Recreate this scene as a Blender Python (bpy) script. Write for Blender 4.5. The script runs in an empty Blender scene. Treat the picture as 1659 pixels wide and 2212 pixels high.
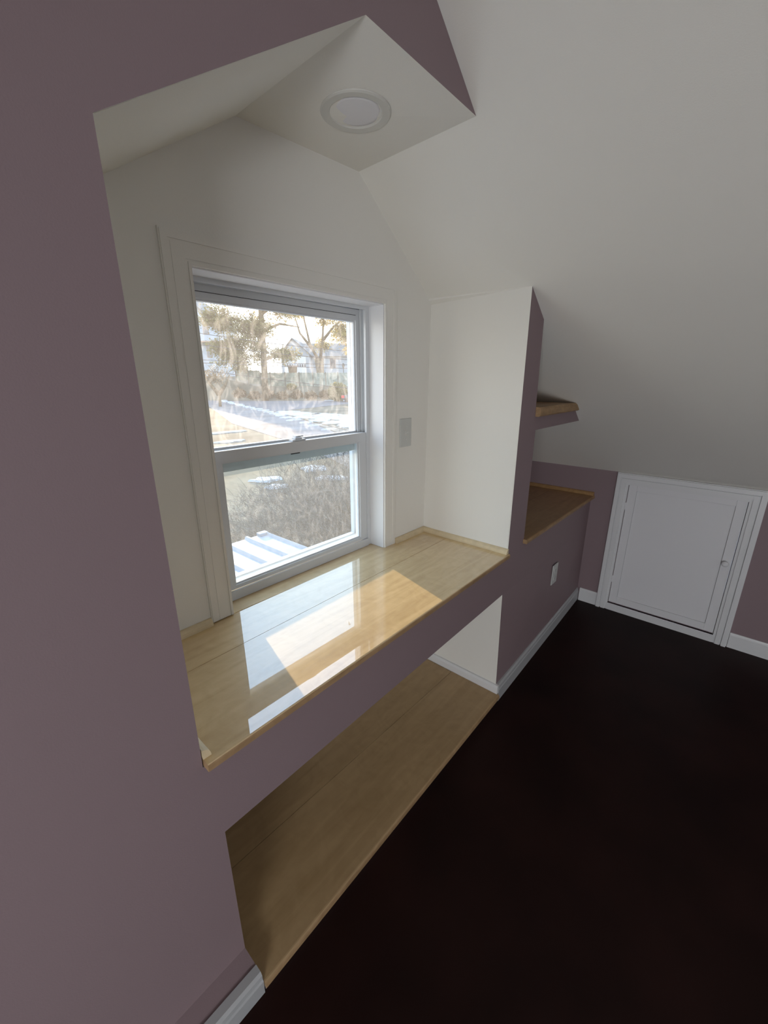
import bpy, bmesh, math, random
import numpy as np
from mathutils import Vector, Matrix, Euler

S = bpy.context.scene
# ------------------------------------------------------------------ camera
cd = bpy.data.cameras.new('camera'); cam = bpy.data.objects.new('camera', cd)
S.collection.objects.link(cam); S.camera = cam
cam.location = (-0.25796, -0.72890, 1.48035)
cam.rotation_euler = (1.26364, -0.0007, -0.85036)
cd.sensor_fit = 'VERTICAL'; cd.sensor_height = 24.0
cd.lens = 906.94 / 2212.0 * 24.0
cd.clip_start = 0.02; cd.clip_end = 2000
# ------------------------------------------------------------------ view, sky, sun, big lights
S.view_settings.view_transform = 'Standard'; S.view_settings.look = 'None'
S.view_settings.gamma = 1.0; S.view_settings.exposure = 0.36
S.view_settings.use_curve_mapping = False
W = bpy.data.worlds.new('sky'); S.world = W; W.use_nodes = True
nt = W.node_tree; bg = nt.nodes['Background']
tc = nt.nodes.new('ShaderNodeTexCoord'); sx = nt.nodes.new('ShaderNodeSeparateXYZ')
cr = nt.nodes.new('ShaderNodeValToRGB')
cr.color_ramp.elements[0].position = 0.0; cr.color_ramp.elements[0].color = (1.0, 0.95, 0.86, 1)
cr.color_ramp.elements[1].position = 0.65; cr.color_ramp.elements[1].color = (0.50, 0.68, 0.95, 1)
ce = cr.color_ramp.elements.new(0.22); ce.color = (0.80, 0.90, 1.0, 1)
nt.links.new(tc.outputs['Generated'], sx.inputs[0]); nt.links.new(sx.outputs['Z'], cr.inputs[0])
nt.links.new(cr.outputs[0], bg.inputs[0]); bg.inputs[1].default_value = 3.0

def add_sun():
    l = bpy.data.lights.new('sun', 'SUN'); l.energy = 9.0; l.color = (1.0, 0.70, 0.40); l.angle = math.radians(0.6)
    o = bpy.data.objects.new('sun', l); S.collection.objects.link(o)
    o.rotation_euler = Vector((-0.27, -1.0, -0.20)).to_track_quat('-Z', 'Y').to_euler()
    o.location = (10, 30, 12)
add_sun()
def area(name, loc, aim, sx_, sy_, energy, col):
    l = bpy.data.lights.new(name, 'AREA'); l.shape = 'RECTANGLE'; l.size = sx_; l.size_y = sy_
    l.energy = energy; l.color = col
    o = bpy.data.objects.new(name, l); S.collection.objects.link(o); o.location = loc
    o.rotation_euler = (Vector(aim) - Vector(loc)).to_track_quat('-Z', 'Y').to_euler()
# weak fill light added before the rear gable wall; no window is there
area('fill_light_rear', (-0.25, -3.95, 1.35), (-0.25, 0.0, 1.25), 1.3, 1.5, 6, (0.92, 0.96, 1.0))
# added area light for the inferred light from the left; its source is unseen
area('added_light_left', (-2.2, -1.8, 1.15), (1.5, -1.4, 1.1), 1.2, 1.1, 92, (0.93, 0.96, 1.0))

# ------------------------------------------------------------------ helpers
def link(o, parent=None):
    S.collection.objects.link(o)
    if parent is not None: o.parent = parent
    return o
def tag(o, label=None, cat=None, group=None, kind=None):
    if label: o['label'] = label
    if cat: o['category'] = cat
    if group: o['group'] = group
    if kind: o['kind'] = kind
    return o
def empty(name, loc=(0, 0, 0)):
    o = bpy.data.objects.new(name, None); o.location = loc; o.empty_display_size = 0.05
    return link(o)
def obj(name, bm, mats, parent=None, smooth=False, bevel=0, seg=2):
    if bevel:
        bmesh.ops.bevel(bm, geom=list(bm.edges), offset=bevel, segments=seg, profile=0.5, affect='EDGES', clamp_overlap=True)
    bmesh.ops.recalc_face_normals(bm, faces=list(bm.faces))
    me = bpy.data.meshes.new(name); bm.to_mesh(me); bm.free()
    for m in (mats if isinstance(mats, (list, tuple)) else [mats]): me.materials.append(m)
    if smooth:
        for p in me.polygons: p.use_smooth = True
    o = bpy.data.objects.new(name, me); link(o, parent)
    if parent is not None: o.matrix_parent_inverse = Matrix.Translation(-Vector(parent.location))
    return o
def hexa(bm, v):                     # 8 points: bottom loop 0-3, top loop 4-7
    q = [bm.verts.new(p) for p in v]
    for f in ((3, 2, 1, 0), (4, 5, 6, 7), (0, 1, 5, 4), (1, 2, 6, 5), (2, 3, 7, 6), (3, 0, 4, 7)):
        bm.faces.new([q[i] for i in f])
def box(bm, x0, x1, y0, y1, z0, z1):
    hexa(bm, [(x0, y0, z0), (x1, y0, z0), (x1, y1, z0), (x0, y1, z0), (x0, y0, z1), (x1, y0, z1), (x1, y1, z1), (x0, y1, z1)])
def boxo(name, b, mat, parent=None, bevel=0, seg=2):
    bm = bmesh.new(); box(bm, *b); return obj(name, bm, mat, parent, bevel=bevel, seg=seg)
def prism(bm, pts, vec):             # polygon swept along vec
    a = [bm.verts.new(p) for p in pts]; b = [bm.verts.new(Vector(p) + Vector(vec)) for p in pts]
    bm.faces.new(a[::-1]); bm.faces.new(b); n = len(a)
    for i in range(n): bm.faces.new((a[i], a[(i + 1) % n], b[(i + 1) % n], b[i]))
def loft(bm, A, B):                  # two matching profiles
    a = [bm.verts.new(p) for p in A]; b = [bm.verts.new(p) for p in B]; n = len(a)
    bm.faces.new(a[::-1]); bm.faces.new(b)
    for i in range(n): bm.faces.new((a[i], a[(i + 1) % n], b[(i + 1) % n], b[i]))
def tube(bm, pts, radii, n=6):
    rings = []
    pts = [Vector(p) for p in pts]
    for i, p in enumerate(pts):
        t = (pts[min(i + 1, len(pts) - 1)] - pts[max(i - 1, 0)]).normalized()
        u = t.cross(Vector((0, 0, 1)));
        if u.length < 1e-3: u = t.cross(Vector((1, 0, 0)))
        u.normalize(); w = t.cross(u)
        rings.append([bm.verts.new(p + radii[i] * (u * math.cos(k * 2 * math.pi / n) + w * math.sin(k * 2 * math.pi / n))) for k in range(n)])
    for a, b in zip(rings, rings[1:]):
        for k in range(n): bm.faces.new((a[k], a[(k + 1) % n], b[(k + 1) % n], b[k]))
    bm.faces.new(rings[0][::-1]); bm.faces.new(rings[-1])
def lathe(bm, prof, axis_o, ax, n=40):   # prof: (radius, height along ax)
    ax = Vector(ax).normalized(); u = ax.orthogonal().normalized(); w = ax.cross(u); o = Vector(axis_o)
    rings = []
    for r, h in prof:
        rings.append([bm.verts.new(o + ax * h + r * (u * math.cos(k * 2 * math.pi / n) + w * math.sin(k * 2 * math.pi / n))) for k in range(n)])
    for a, b in zip(rings, rings[1:]):
        for k in range(n): bm.faces.new((a[k], a[(k + 1) % n], b[(k + 1) % n], b[k]))
    bm.faces.new(rings[0][::-1]); bm.faces.new(rings[-1])

# ------------------------------------------------------------------ materials
def mat(name, col, rough=0.6, spec=0.5, coat=0.0, bump=0, bscale=200, var=0, vscale=8, coat_ior=1.5, coat_rough=0.03):
    m = bpy.data.materials.new(name); m.use_nodes = True; t = m.node_tree; b = t.nodes['Principled BSDF']
    b.inputs['Base Color'].default_value = (*col, 1); b.inputs['Roughness'].default_value = rough
    b.inputs['Specular IOR Level'].default_value = spec
    b.inputs['Coat Weight'].default_value = coat; b.inputs['Coat Roughness'].default_value = coat_rough; b.inputs['Coat IOR'].default_value = coat_ior
    co = t.nodes.new('ShaderNodeTexCoord')
    if bump:
        n = t.nodes.new('ShaderNodeTexNoise'); n.inputs['Scale'].default_value = bscale; n.inputs['Detail'].default_value = 3
        bu = t.nodes.new('ShaderNodeBump'); bu.inputs['Strength'].default_value = bump; bu.inputs['Distance'].default_value = 0.002
        t.links.new(co.outputs['Object'], n.inputs['Vector']); t.links.new(n.outputs['Fac'], bu.inputs['Height']); t.links.new(bu.outputs[0], b.inputs['Normal'])
    if var:
        n = t.nodes.new('ShaderNodeTexNoise'); n.inputs['Scale'].default_value = vscale; n.inputs['Detail'].default_value = 6
        r = t.nodes.new('ShaderNodeValToRGB')
        r.color_ramp.elements[0].position = 0.3; r.color_ramp.elements[1].position = 0.7
        r.color_ramp.elements[0].color = (*[c * (1 - var) for c in col], 1); r.color_ramp.elements[1].color = (*[min(1, c * (1 + var)) for c in col], 1)
        t.links.new(co.outputs['Object'], n.inputs['Vector']); t.links.new(n.outputs['Fac'], r.inputs[0]); t.links.new(r.outputs[0], b.inputs['Base Color'])
    return m
def wood(name, light, dark, coat=0.0, coat_ior=1.5, rough=0.45, along='X', knots=False):
    m = bpy.data.materials.new(name); m.use_nodes = True; t = m.node_tree; L = t.links; b = t.nodes['Principled BSDF']
    co = t.nodes.new('ShaderNodeTexCoord'); mp = t.nodes.new('ShaderNodeMapping')
    mp.inputs['Scale'].default_value = (1.2, 11, 11) if along == 'X' else (11, 1.2, 11)
    L.new(co.outputs['Object'], mp.inputs[0])
    n1 = t.nodes.new('ShaderNodeTexNoise'); n1.inputs['Scale'].default_value = 2.0; n1.inputs['Detail'].default_value = 8; n1.inputs['Distortion'].default_value = 1.2
    L.new(mp.outputs[0], n1.inputs['Vector'])
    n2 = t.nodes.new('ShaderNodeTexNoise'); n2.inputs['Scale'].default_value = 9.0; n2.inputs['Detail'].default_value = 5; n2.inputs['Distortion'].default_value = 3.0
    L.new(co.outputs['Object'], n2.inputs['Vector'])
    mx = t.nodes.new('ShaderNodeMix'); mx.data_type = 'FLOAT'; mx.inputs[0].default_value = 0.36
    L.new(n1.outputs['Fac'], mx.inputs[2]); L.new(n2.outputs['Fac'], mx.inputs[3])
    r = t.nodes.new('ShaderNodeValToRGB'); r.color_ramp.elements[0].position = 0.33; r.color_ramp.elements[1].position = 0.62
    r.color_ramp.elements[0].color = (*dark, 1); r.color_ramp.elements[1].color = (*light, 1)
    L.new(mx.outputs[0], r.inputs[0]); L.new(r.outputs[0], b.inputs['Base Color'])
    b.inputs['Roughness'].default_value = rough
    b.inputs['Coat Weight'].default_value = coat; b.inputs['Coat Roughness'].default_value = 0.015; b.inputs['Coat IOR'].default_value = coat_ior
    return m
WHITE = (0.79, 0.772, 0.722)
M = {}
M['white_wall'] = mat('white_wall_paint', WHITE, 0.75, 0.3, bump=0.12, bscale=350)
M['ceiling'] = mat('ceiling_paint', WHITE, 0.75, 0.3, bump=0.12, bscale=350)
M['purple'] = mat('mauve_wall_paint', (0.262, 0.192, 0.206), 0.6, 0.35, bump=0.15, bscale=350)
M['trim'] = mat('white_gloss_trim', (0.74, 0.745, 0.755), 0.35, 0.5)
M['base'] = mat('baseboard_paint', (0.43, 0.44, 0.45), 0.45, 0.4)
M['door'] = mat('access_door_paint', (0.76, 0.76, 0.78), 0.5, 0.4, bump=0.05, bscale=300)
M['vinyl'] = mat('grey_white_vinyl', (0.66, 0.68, 0.70), 0.35, 0.5)
M['vinyl_out'] = mat('outer_vinyl', (0.44, 0.50, 0.57), 0.4, 0.4)
M['gap'] = mat('dark_gap', (0.02, 0.02, 0.02), 0.8)
M['sill'] = wood('varnished_plywood', (0.72, 0.515, 0.255), (0.57, 0.385, 0.165), coat=1.0, coat_ior=2.3)
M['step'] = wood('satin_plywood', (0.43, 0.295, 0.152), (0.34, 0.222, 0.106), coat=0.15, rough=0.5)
M['shelf'] = wood('stained_shelf_plywood', (0.40, 0.235, 0.10), (0.30, 0.165, 0.065), coat=0.2)
M['edge'] = wood('shaded_plywood_edge', (0.42, 0.27, 0.14), (0.22, 0.13, 0.06), rough=0.6)  # plywood edge tone; its darkness also paints shade onto board fronts
M['quarter'] = mat('raw_pine_moulding', (0.66, 0.54, 0.35), 0.5, 0.4, var=0.08, vscale=30)
M['floor'] = mat('dark_stained_floor', (0.015, 0.0055, 0.0045), 0.5, 0.10, var=0.35, vscale=3)
M['plate'] = mat('wall_plate_plastic', (0.56, 0.57, 0.55), 0.35, 0.5)
M['lamp_trim'] = mat('lamp_trim', (0.62, 0.61, 0.57), 0.5)
M['lamp_lens'] = mat('lamp_lens', (0.74, 0.73, 0.75), 0.75)

def glass_mat(name, seed, amount, smear, tint=(0.97, 0.985, 0.98, 1)):
    m = bpy.data.materials.new(name); m.use_nodes = True; t = m.node_tree; L = t.links
    for n in list(t.nodes): t.nodes.remove(n)
    out = t.nodes.new('ShaderNodeOutputMaterial')
    tr = t.nodes.new('ShaderNodeBsdfTransparent'); tr.inputs[0].default_value = tint
    gl = t.nodes.new('ShaderNodeBsdfGlossy'); gl.inputs['Roughness'].default_value = 0.0
    lw = t.nodes.new('ShaderNodeLayerWeight'); lw.inputs[0].default_value = .5
    pw = t.nodes.new('ShaderNodeMath'); pw.operation = 'POWER'; pw.inputs[1].default_value = 5.0; L.new(lw.outputs['Facing'], pw.inputs[0])
    fr = t.nodes.new('ShaderNodeMath'); fr.operation = 'MULTIPLY_ADD'; fr.inputs[1].default_value = .9; fr.inputs[2].default_value = .03; L.new(pw.outputs[0], fr.inputs[0])
    m1 = t.nodes.new('ShaderNodeMixShader'); L.new(fr.outputs[0], m1.inputs[0]); L.new(tr.outputs[0], m1.inputs[1]); L.new(gl.outputs[0], m1.inputs[2])
    # film of dust and smears on the pane
    ds = t.nodes.new('ShaderNodeBsdfTranslucent'); ds.inputs[0].default_value = (0.92, 0.94, 0.97, 1)
    co = t.nodes.new('ShaderNodeTexCoord'); mp = t.nodes.new('ShaderNodeMapping'); mp.inputs['Location'].default_value = (seed, seed, 0)
    mp.inputs['Scale'].default_value = (1.6, 1, 1.0)
    L.new(co.outputs['Object'], mp.inputs[0])
    n1 = t.nodes.new('ShaderNodeTexNoise'); n1.inputs['Scale'].default_value = 9; n1.inputs['Detail'].default_value = 5; n1.inputs['Distortion'].default_value = 3.5
    L.new(mp.outputs[0], n1.inputs['Vector'])
    r1 = t.nodes.new('ShaderNodeMapRange'); r1.inputs['From Min'].default_value = 0.45; r1.inputs['From Max'].default_value = 0.75
    r1.inputs['To Min'].default_value = amount; r1.inputs['To Max'].default_value = amount + smear
    L.new(n1.outputs['Fac'], r1.inputs[0])
    m2 = t.nodes.new('ShaderNodeMixShader'); L.new(r1.outputs[0], m2.inputs[0]); L.new(m1.outputs[0], m2.inputs[1]); L.new(ds.outputs[0], m2.inputs[2])
    L.new(m2.outputs[0], out.inputs[0])
    return m
M['glass_up'] = glass_mat('dusty_glass_upper', 1.3, 0.035, 0.06)
M['glass_low'] = glass_mat('dusty_glass_lower', 6.1, 0.03, 0.025, (0.91, 0.965, 0.975, 1))

# ------------------------------------------------------------------ room shell
D = 0.4668; K = 2.632; YB = -4.1
XR, ZR = 0.15, 2.7205                      # ridge
def slope(x): return 2.147 - 0.7419 * (x - 0.9435) if x <= 1.402 and x > 0.9435 else (1.807 - 0.7122 * (x - 1.402) if x > 1.402 else 2.147 + 0.7227 * (0.9435 - x))
def face_y(x):                              # plane of baseboard faces: the wall is not perfectly straight at floor level
    return -0.0785 + 0.0204 * max(x, 0) if x <= 1.4 else -0.050 + 0.0288 * (x - 1.4)
def board_top(x): return 0.070 + 0.0129 * max(0, x) if x <= 1.4 else 0.088 + 0.0028 * (x - 1.4)

boxo('floor', (-2.45, K + 0.1, YB - 0.1, 0.6, -0.12, 0.0), M['floor'])['kind'] = 'structure'
floor_o = bpy.data.objects['floor']; floor_o['label'] = 'very dark brown stained wooden floor'

# front gable wall with its openings
def front_wall():
    bm = bmesh.new(); T = 0.09
    cache = {}
    def V(x, y, z):
        k = (round(x, 4), round(y, 4), round(z, 4))
        if k not in cache: cache[k] = bm.verts.new(k)
        return cache[k]
    polys = [
        [(-2.45, 0, .495), (.0236, 0, .4947), (0, 0, .705), (0, 0, 1.8084), (.5182, 0, 2.151), (XR, 0, ZR), (-2.45, 0, ZR - .7227 * 2.6)],
        [(.5182, 0, 2.151), (.9435, 0, 2.147), (XR, 0, ZR)],
        [(.0236, 0, .4947), (1.398, 0, .5335), (1.4147, 0, .712), (0, 0, .705)],
        [(-2.45, 0, .075), (.028, 0, .075), (.0236, 0, .4947), (-2.45, 0, .495)],
        [(-2.45, -.052, .064), (.030, -.052, .064), (.028, 0, .075), (-2.45, 0, .075)],
        [(-2.45, -.052, 0), (.030, -.052, 0), (.030, -.052, .064), (-2.45, -.052, .064)],
        [(1.345, -.035, .055), (2.0, -.020, .055), (2.0, 0, .5335), (1.398, 0, .5335)],
        [(2.0, -.020, .055), (K, -.003, .055), (K, 0, .5335), (2.0, 0, .5335)],
        [(1.398, 0, .5335), (2.0, 0, .5335), (K, 0, .5335), (K, 0, .735), (1.58, 0, .735), (1.4147, 0, .712)],
        [(1.4147, 0, .712), (1.58, 0, .735), (1.578, 0, 1.267), (1.575, 0, 1.300), (1.5566, 0, 1.345), (1.5424, 0, slope(1.5424)), (1.402, 0, 1.807), (1.4129, 0, .7675)],
        [(1.578, 0, 1.267), (2.1602, 0, slope(2.1602)), (2.075, 0, slope(2.075)), (1.5566, 0, 1.345), (1.575, 0, 1.300)],
    ]
    fs = [bm.faces.new([V(*p) for p in P]) for P in polys]
    bmesh.ops.recalc_face_normals(bm, faces=fs)
    if sum(f.normal.y for f in fs) > 0: bmesh.ops.reverse_faces(bm, faces=fs)
    bd = [e for e in bm.edges if e.is_boundary]
    ex = bmesh.ops.extrude_edge_only(bm, edges=bd)
    thin = [(0, .705), (0, 1.8084), (.5182, 2.151), (.9435, 2.147), (1.402, 1.807), (1.4129, .7675), (1.4147, .712), (.0236, .4947), (1.398, .5335), (1.345, .055), (.028, .075), (.030, .064), (.030, 0)]
    for v in [g for g in ex['geom'] if isinstance(g, bmesh.types.BMVert)]:
        v.co.y = .003 if any(abs(v.co.x - a) < .002 and abs(v.co.z - b) < .002 for a, b in thin) else T
    for f in [g for g in ex['geom'] if isinstance(g, bmesh.types.BMFace)]: f.material_index = 1
    me = bpy.data.meshes.new('wall_front'); bm.to_mesh(me); bm.free()
    me.materials.append(M['purple']); me.materials.append(M['white_wall'])
    o = link(bpy.data.objects.new('wall_front', me))
    return tag(o, 'mauve gable wall with openings for window niche, step recess and shelves', kind='structure')
front_wall()

# niche shell behind the gable wall
def shell(name, pts, vec, m, label):
    bm = bmesh.new(); prism(bm, pts, vec); o = obj(name, bm, m); return tag(o, label, kind='structure')
Y1 = 0.003
bm = bmesh.new()                               # right niche wall, also the side of the step recess and the shelf alcove
loft(bm, [(1.4127, Y1, .60), (1.4115, D, .60), (1.4215, D, 1.80), (1.402, Y1, 1.807)],
         [(1.54, Y1, .60), (1.54, D, .60), (1.54, D, slope(1.54)), (1.54, Y1, slope(1.54))])
tag(obj('wall_niche_right', bm, M['white_wall']), 'bright white side wall right of the window', kind='structure')
bm = bmesh.new()
loft(bm, [(1.339, Y1, 0), (1.339, D + .05, 0), (1.404, D + .05, .59), (1.404, Y1, .59)],
         [(1.54, Y1, 0), (1.54, D + .05, 0), (1.54, D + .05, .59), (1.54, Y1, .59)])
tag(obj('wall_recess_right', bm, M['white_wall']), 'white side wall of the low recess under the window ledge', kind='structure')
tag(boxo('wall_niche_left', (-.1, 0, .003, D, .60, 1.81), M['white_wall']), 'white side wall left of the window', kind='structure')
tag(boxo('wall_recess_left', (-.08, .0220, .003, D, .0, .59), M['white_wall']), 'white left side wall of the low recess', kind='structure')
tag(boxo('wall_recess_back', (-.08, 1.54, D, D + .08, .0, .60), M['white_wall']), 'white back wall of the low recess', kind='structure')
bm = bmesh.new(); prism(bm, [(0, .003, .4949), (1.40, .003, .5335), (1.40, .003, .705), (0, .003, .705)], (0, D - .003, 0))
tag(obj('ceiling_recess', bm, M['white_wall']), 'underside of the box that carries the window ledge', kind='structure')
# window wall, built around the opening
xa, xb, zs, zt = .3382, 1.1037, .733, 1.7605
bm = bmesh.new(); YW = 0.66
def wq(P): prism(bm, [(x, D, z) for x, z in P], (0, YW - D, 0))
wq([(-.1, .60), (xa, .60), (xa, zt), (xa, 2.026), (0, 1.8), (-.1, 1.8)])
wq([(xb, .60), (1.4115, .60), (1.4215, 1.80), (xb, 2.05)])
wq([(xa, zt), (xb, zt), (xb, 2.05), (.9735, 2.153), (.5107, 2.139), (xa, 2.026)])
wq([(xa, .60), (xb, .60), (xb, .728), (xa, .728)])
wq([(-.1, 1.8), (0, 1.8), (xa, 2.026), (.5107, 2.139), (.9735, 2.153), (xb, 2.05), (1.4215, 1.80), (1.6, 1.7), (1.6, 2.4), (-.1, 2.4)])
bmesh.ops.remove_doubles(bm, verts=list(bm.verts), dist=1e-5)
tag(obj('wall_niche_back', bm, M['white_wall']), 'shaded white wall around the window, peaked like a small gable', kind='structure')
# niche ceilings
def sheet(name, quads, m, label, t=0.08):
    bm = bmesh.new()
    for q in quads: prism(bm, q, (0, 0, t))
    return tag(obj(name, bm, m), label, kind='structure')
sheet('ceiling_niche', [
    [(0, .003, 1.8080), (0, D, 1.8000), (.5107, D, 2.139), (.5182, .003, 2.151)],
    [(.5182, .003, 2.151), (.5107, D, 2.139), (.9735, D, 2.153), (.9435, .003, 2.147)],
    [(.9435, 0, 2.147), (.9735, D, 2.153), (1.4215, D, 1.80), (1.402, 0, 1.807)]], M['white_wall'], 'white folded ceiling of the window niche')
# room ceiling: slopes and the piece that runs on over the shelf alcove
A, B = (XR, ZR), (.9435, 2.147)
P2, P3 = (1.402, 1.807), (K, slope(K))
E_ = (K + .15, slope(K + .15))
def xs(a, b, y0, y1): return [(a[0], y0, a[1]), (b[0], y0, b[1]), (b[0], y1, b[1]), (a[0], y1, a[1])]
sheet('ceiling', [xs(A, B, YB - .1, 0), xs(B, P2, YB - .1, 0), xs(P2, E_, YB - .1, 0),
    xs((1.402, 1.807), E_, 0.0, D + .1),
    [(-2.55, YB - .1, ZR - .7227 * 2.7), (XR, YB - .1, ZR), (XR, 0.09, ZR), (-2.55, 0.09, ZR - .7227 * 2.7)]], M['ceiling'],
    'white sloping attic ceiling running down to the access door')
# knee walls, rear gable
hK = slope(K)
bm = bmesh.new(); box(bm, K, K + .1, -.205, D + .1, 0, hK + .03); box(bm, K, K + .1, YB, -.773, 0, hK + .03)
box(bm, K, K + .1, -.770, -.205, .864, hK + .03); box(bm, K, K + .1, -.770, -.205, 0, .054); box(bm, K + .06, K + .1, -.770, -.205, .054, .864)
tag(obj('wall_right', bm, M['purple']), 'low mauve knee wall with the white access door', kind='structure')
tag(boxo('wall_left', (-2.45, -2.35, YB, 0, 0, .98), M['purple']), 'low mauve knee wall on the far left side of the room', kind='structure')
bm = bmesh.new(); prism(bm, [(-2.5, YB, 0), (K + .1, YB, 0), (K + .1, YB, slope(K + .1)), (XR, YB, ZR), (-2.5, YB, ZR - .7227 * 2.65)], (0, -.1, 0))
tag(obj('wall_back', bm, M['purple']), 'mauve gable wall behind the photographer', kind='structure')
tag(boxo('wall_alcove_back', (1.53, K + .1, D, D + .1, 0, 1.85), M['purple']), 'mauve back wall of the shelf alcove', kind='structure')
bm = bmesh.new(); box(bm, 1.5405, 1.5475, .0905, D, .76, 1.70)
tag(obj('wall_alcove_left', bm, M['purple']), 'mauve left side of the shelf alcove', kind='structure')
# boxed soffit carrying the small upper shelf
bm = bmesh.new(); prism(bm, [(1.548, .091, 1.267), (2.155, .091, 1.267), (2.075, .091, 1.325), (1.548, .091, 1.325)], (0, D - .091, 0))
tag(obj('trim_1', bm, M['purple']), 'mauve boxed ledge under the small upper shelf', kind='structure')

# baseboards
def bprof(x):
    y = face_y(x); zt_ = board_top(x)
    return [(x, y + .030, 0), (x, y, 0), (x, y, zt_ - .026), (x, y + .003, zt_ - .021), (x, y + .004, zt_ - .008), (x, y + .010, zt_), (x, y + .030, zt_)]
def baseboard(name, x_list, label):
    bm = bmesh.new()
    for a, b in zip(x_list, x_list[1:]): loft(bm, bprof(a), bprof(b))
    bmesh.ops.remove_doubles(bm, verts=list(bm.verts), dist=1e-6)
    return tag(obj(name, bm, M['base']), label, kind='structure')
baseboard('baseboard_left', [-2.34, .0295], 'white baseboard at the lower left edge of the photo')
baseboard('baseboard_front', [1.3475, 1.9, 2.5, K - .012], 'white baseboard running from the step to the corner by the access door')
def kprof(y): return [(K + .0, y, 0), (K - .0125, y, 0), (K - .0125, y, .078), (K - .009, y, .084), (K - .006, y, .0915), (K + .0, y, .0915)]
bm = bmesh.new(); loft(bm, kprof(-.020), kprof(-.1335)); tag(obj('baseboard_right', bm, M['trim']), 'short white baseboard between the corner and access door', kind='structure')
bm = bmesh.new(); loft(bm, kprof(-.8465), kprof(YB)); tag(obj('baseboard_far_right', bm, M['trim']), 'white baseboard right of the access door', kind='structure')
bm = bmesh.new()
loft(bm, [(1.352, -.048, .046), (1.334, -.048, .046), (1.334, -.048, .078), (1.340, -.048, .088), (1.352, -.048, .088)],
         [(1.352, D, .046), (1.334, D, .046), (1.334, D, .078), (1.340, D, .088), (1.352, D, .088)])
tag(obj('baseboard_recess', bm, M['trim']), 'small white moulding at the foot of the recess side wall', kind='structure')

# ------------------------------------------------------------------ access door in the knee wall
door = tag(empty('door_1', (K, -.4875, 0)), 'small white access door with casing and round knob in the knee wall', kind='structure')
def frame_prof(bm, y0, y1, z0, z1, w, flat_bottom):
    # moulded casing: three stepped layers
    for (o_, i_, t) in ((0, w, .012), (.004, .026, .024), (.032, w - .014, .019)):
        yo0, yo1, yi0, yi1 = y0 - o_, y1 + o_, y0 - i_, y1 + i_    # y0 is the larger (left in view)
        box(bm, K - t, K, yi0, yo0, z0, z1 - o_)
        box(bm, K - t, K, yo1, yi1, z0, z1 - o_)
        box(bm, K - t, K, yi1, yi0, z1 - i_, z1 - o_)
bm = bmesh.new(); frame_prof(bm, -.1335, -.8445, 0.0, .930, .070, True)
obj('casing', bm, M['trim'], door)
bm = bmesh.new(); box(bm, K - .014, K, -.7745, -.2035, 0, .050); box(bm, K - .019, K, -.7745, -.2035, .040, .050)
obj('bottom_rail', bm, M['trim'], door)
leaf = bmesh.new()
ya, yb, za, zb = -.2068, -.7710, .056, .8615; sw = .045
box(leaf, K - .004, K + .02, ya - sw, ya, za, zb); box(leaf, K - .004, K + .02, yb, yb + sw, za, zb)
box(leaf, K - .004, K + .02, yb + sw, ya - sw, zb - .036, zb); box(leaf, K - .004, K + .02, yb + sw, ya - sw, za, za + .045)
dl = obj('door_frame_boards', leaf, M['door'], door, bevel=.001, seg=1)
bm = bmesh.new(); box(bm, K + .003, K + .018, yb + sw + .001, ya - sw - .001, za + .046, zb - .037)
obj('door_panel', bm, M['door'], door)
bm = bmesh.new(); lathe(bm, [(.006, 0), (.008, -.003), (.007, -.009), (.014, -.015), (.0165, -.021), (.0145, -.027), (.006, -.030)], (K - .004, -.7450, .4960), (1, 0, 0), 20)
obj('knob', bm, M['door'], door, smooth=True)
for zz in (.20, .70): boxo('hinge', (K - .006, K - .002, -.2075, -.2035, zz, zz + .045), M['door'], door)

# ------------------------------------------------------------------ plywood surfaces
def plank_top(name, x0, x1, y0, y1, zt_, th, m, parent, nose=0.0):
    """board along X; x0,x1,y0,y1,zt_ may be (left,right) pairs; nose rounds the front edge"""
    f = lambda a: a if isinstance(a, tuple) else (a, a)
    y0, y1, zt_ = f(y0), f(y1), f(zt_); bm = bmesh.new()
    def prof(x, i):
        P = [(x, y1[i], zt_[i] - th), (x, y1[i], zt_[i])]
        if nose:
            for k in range(5):
                a = k / 4 * math.pi / 2
                P.append((x, y0[i] + nose - nose * math.sin(a), zt_[i] - nose + nose * math.cos(a)))
            P.append((x, y0[i], zt_[i] - th + .003)); P.append((x, y0[i] + .003, zt_[i] - th))
        else: P += [(x, y0[i], zt_[i]), (x, y0[i], zt_[i] - th)]
        return P
    loft(bm, prof(x0, 0), prof(x1, 1))
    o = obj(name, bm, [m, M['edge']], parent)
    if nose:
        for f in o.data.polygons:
            if f.normal.y < -.8 or abs(f.normal.x) > .9: f.material_index = 1  # front and end faces take the darker colour, shade painted in
    return o
def quarter(bm, a, b, into, r=.018):      # quarter round from a to b, 'into' = unit vector away from the wall
    a, b, n = Vector(a), Vector(b), Vector(into); up = Vector((0, 0, 1))
    P = [Vector((0, 0, 0))] + [n * (r * math.cos(k / 5 * math.pi / 2)) + up * (r * math.sin(k / 5 * math.pi / 2) * 1.25) for k in range(6)]
    loft(bm, [a + p for p in P], [b + p for p in P])

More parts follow.
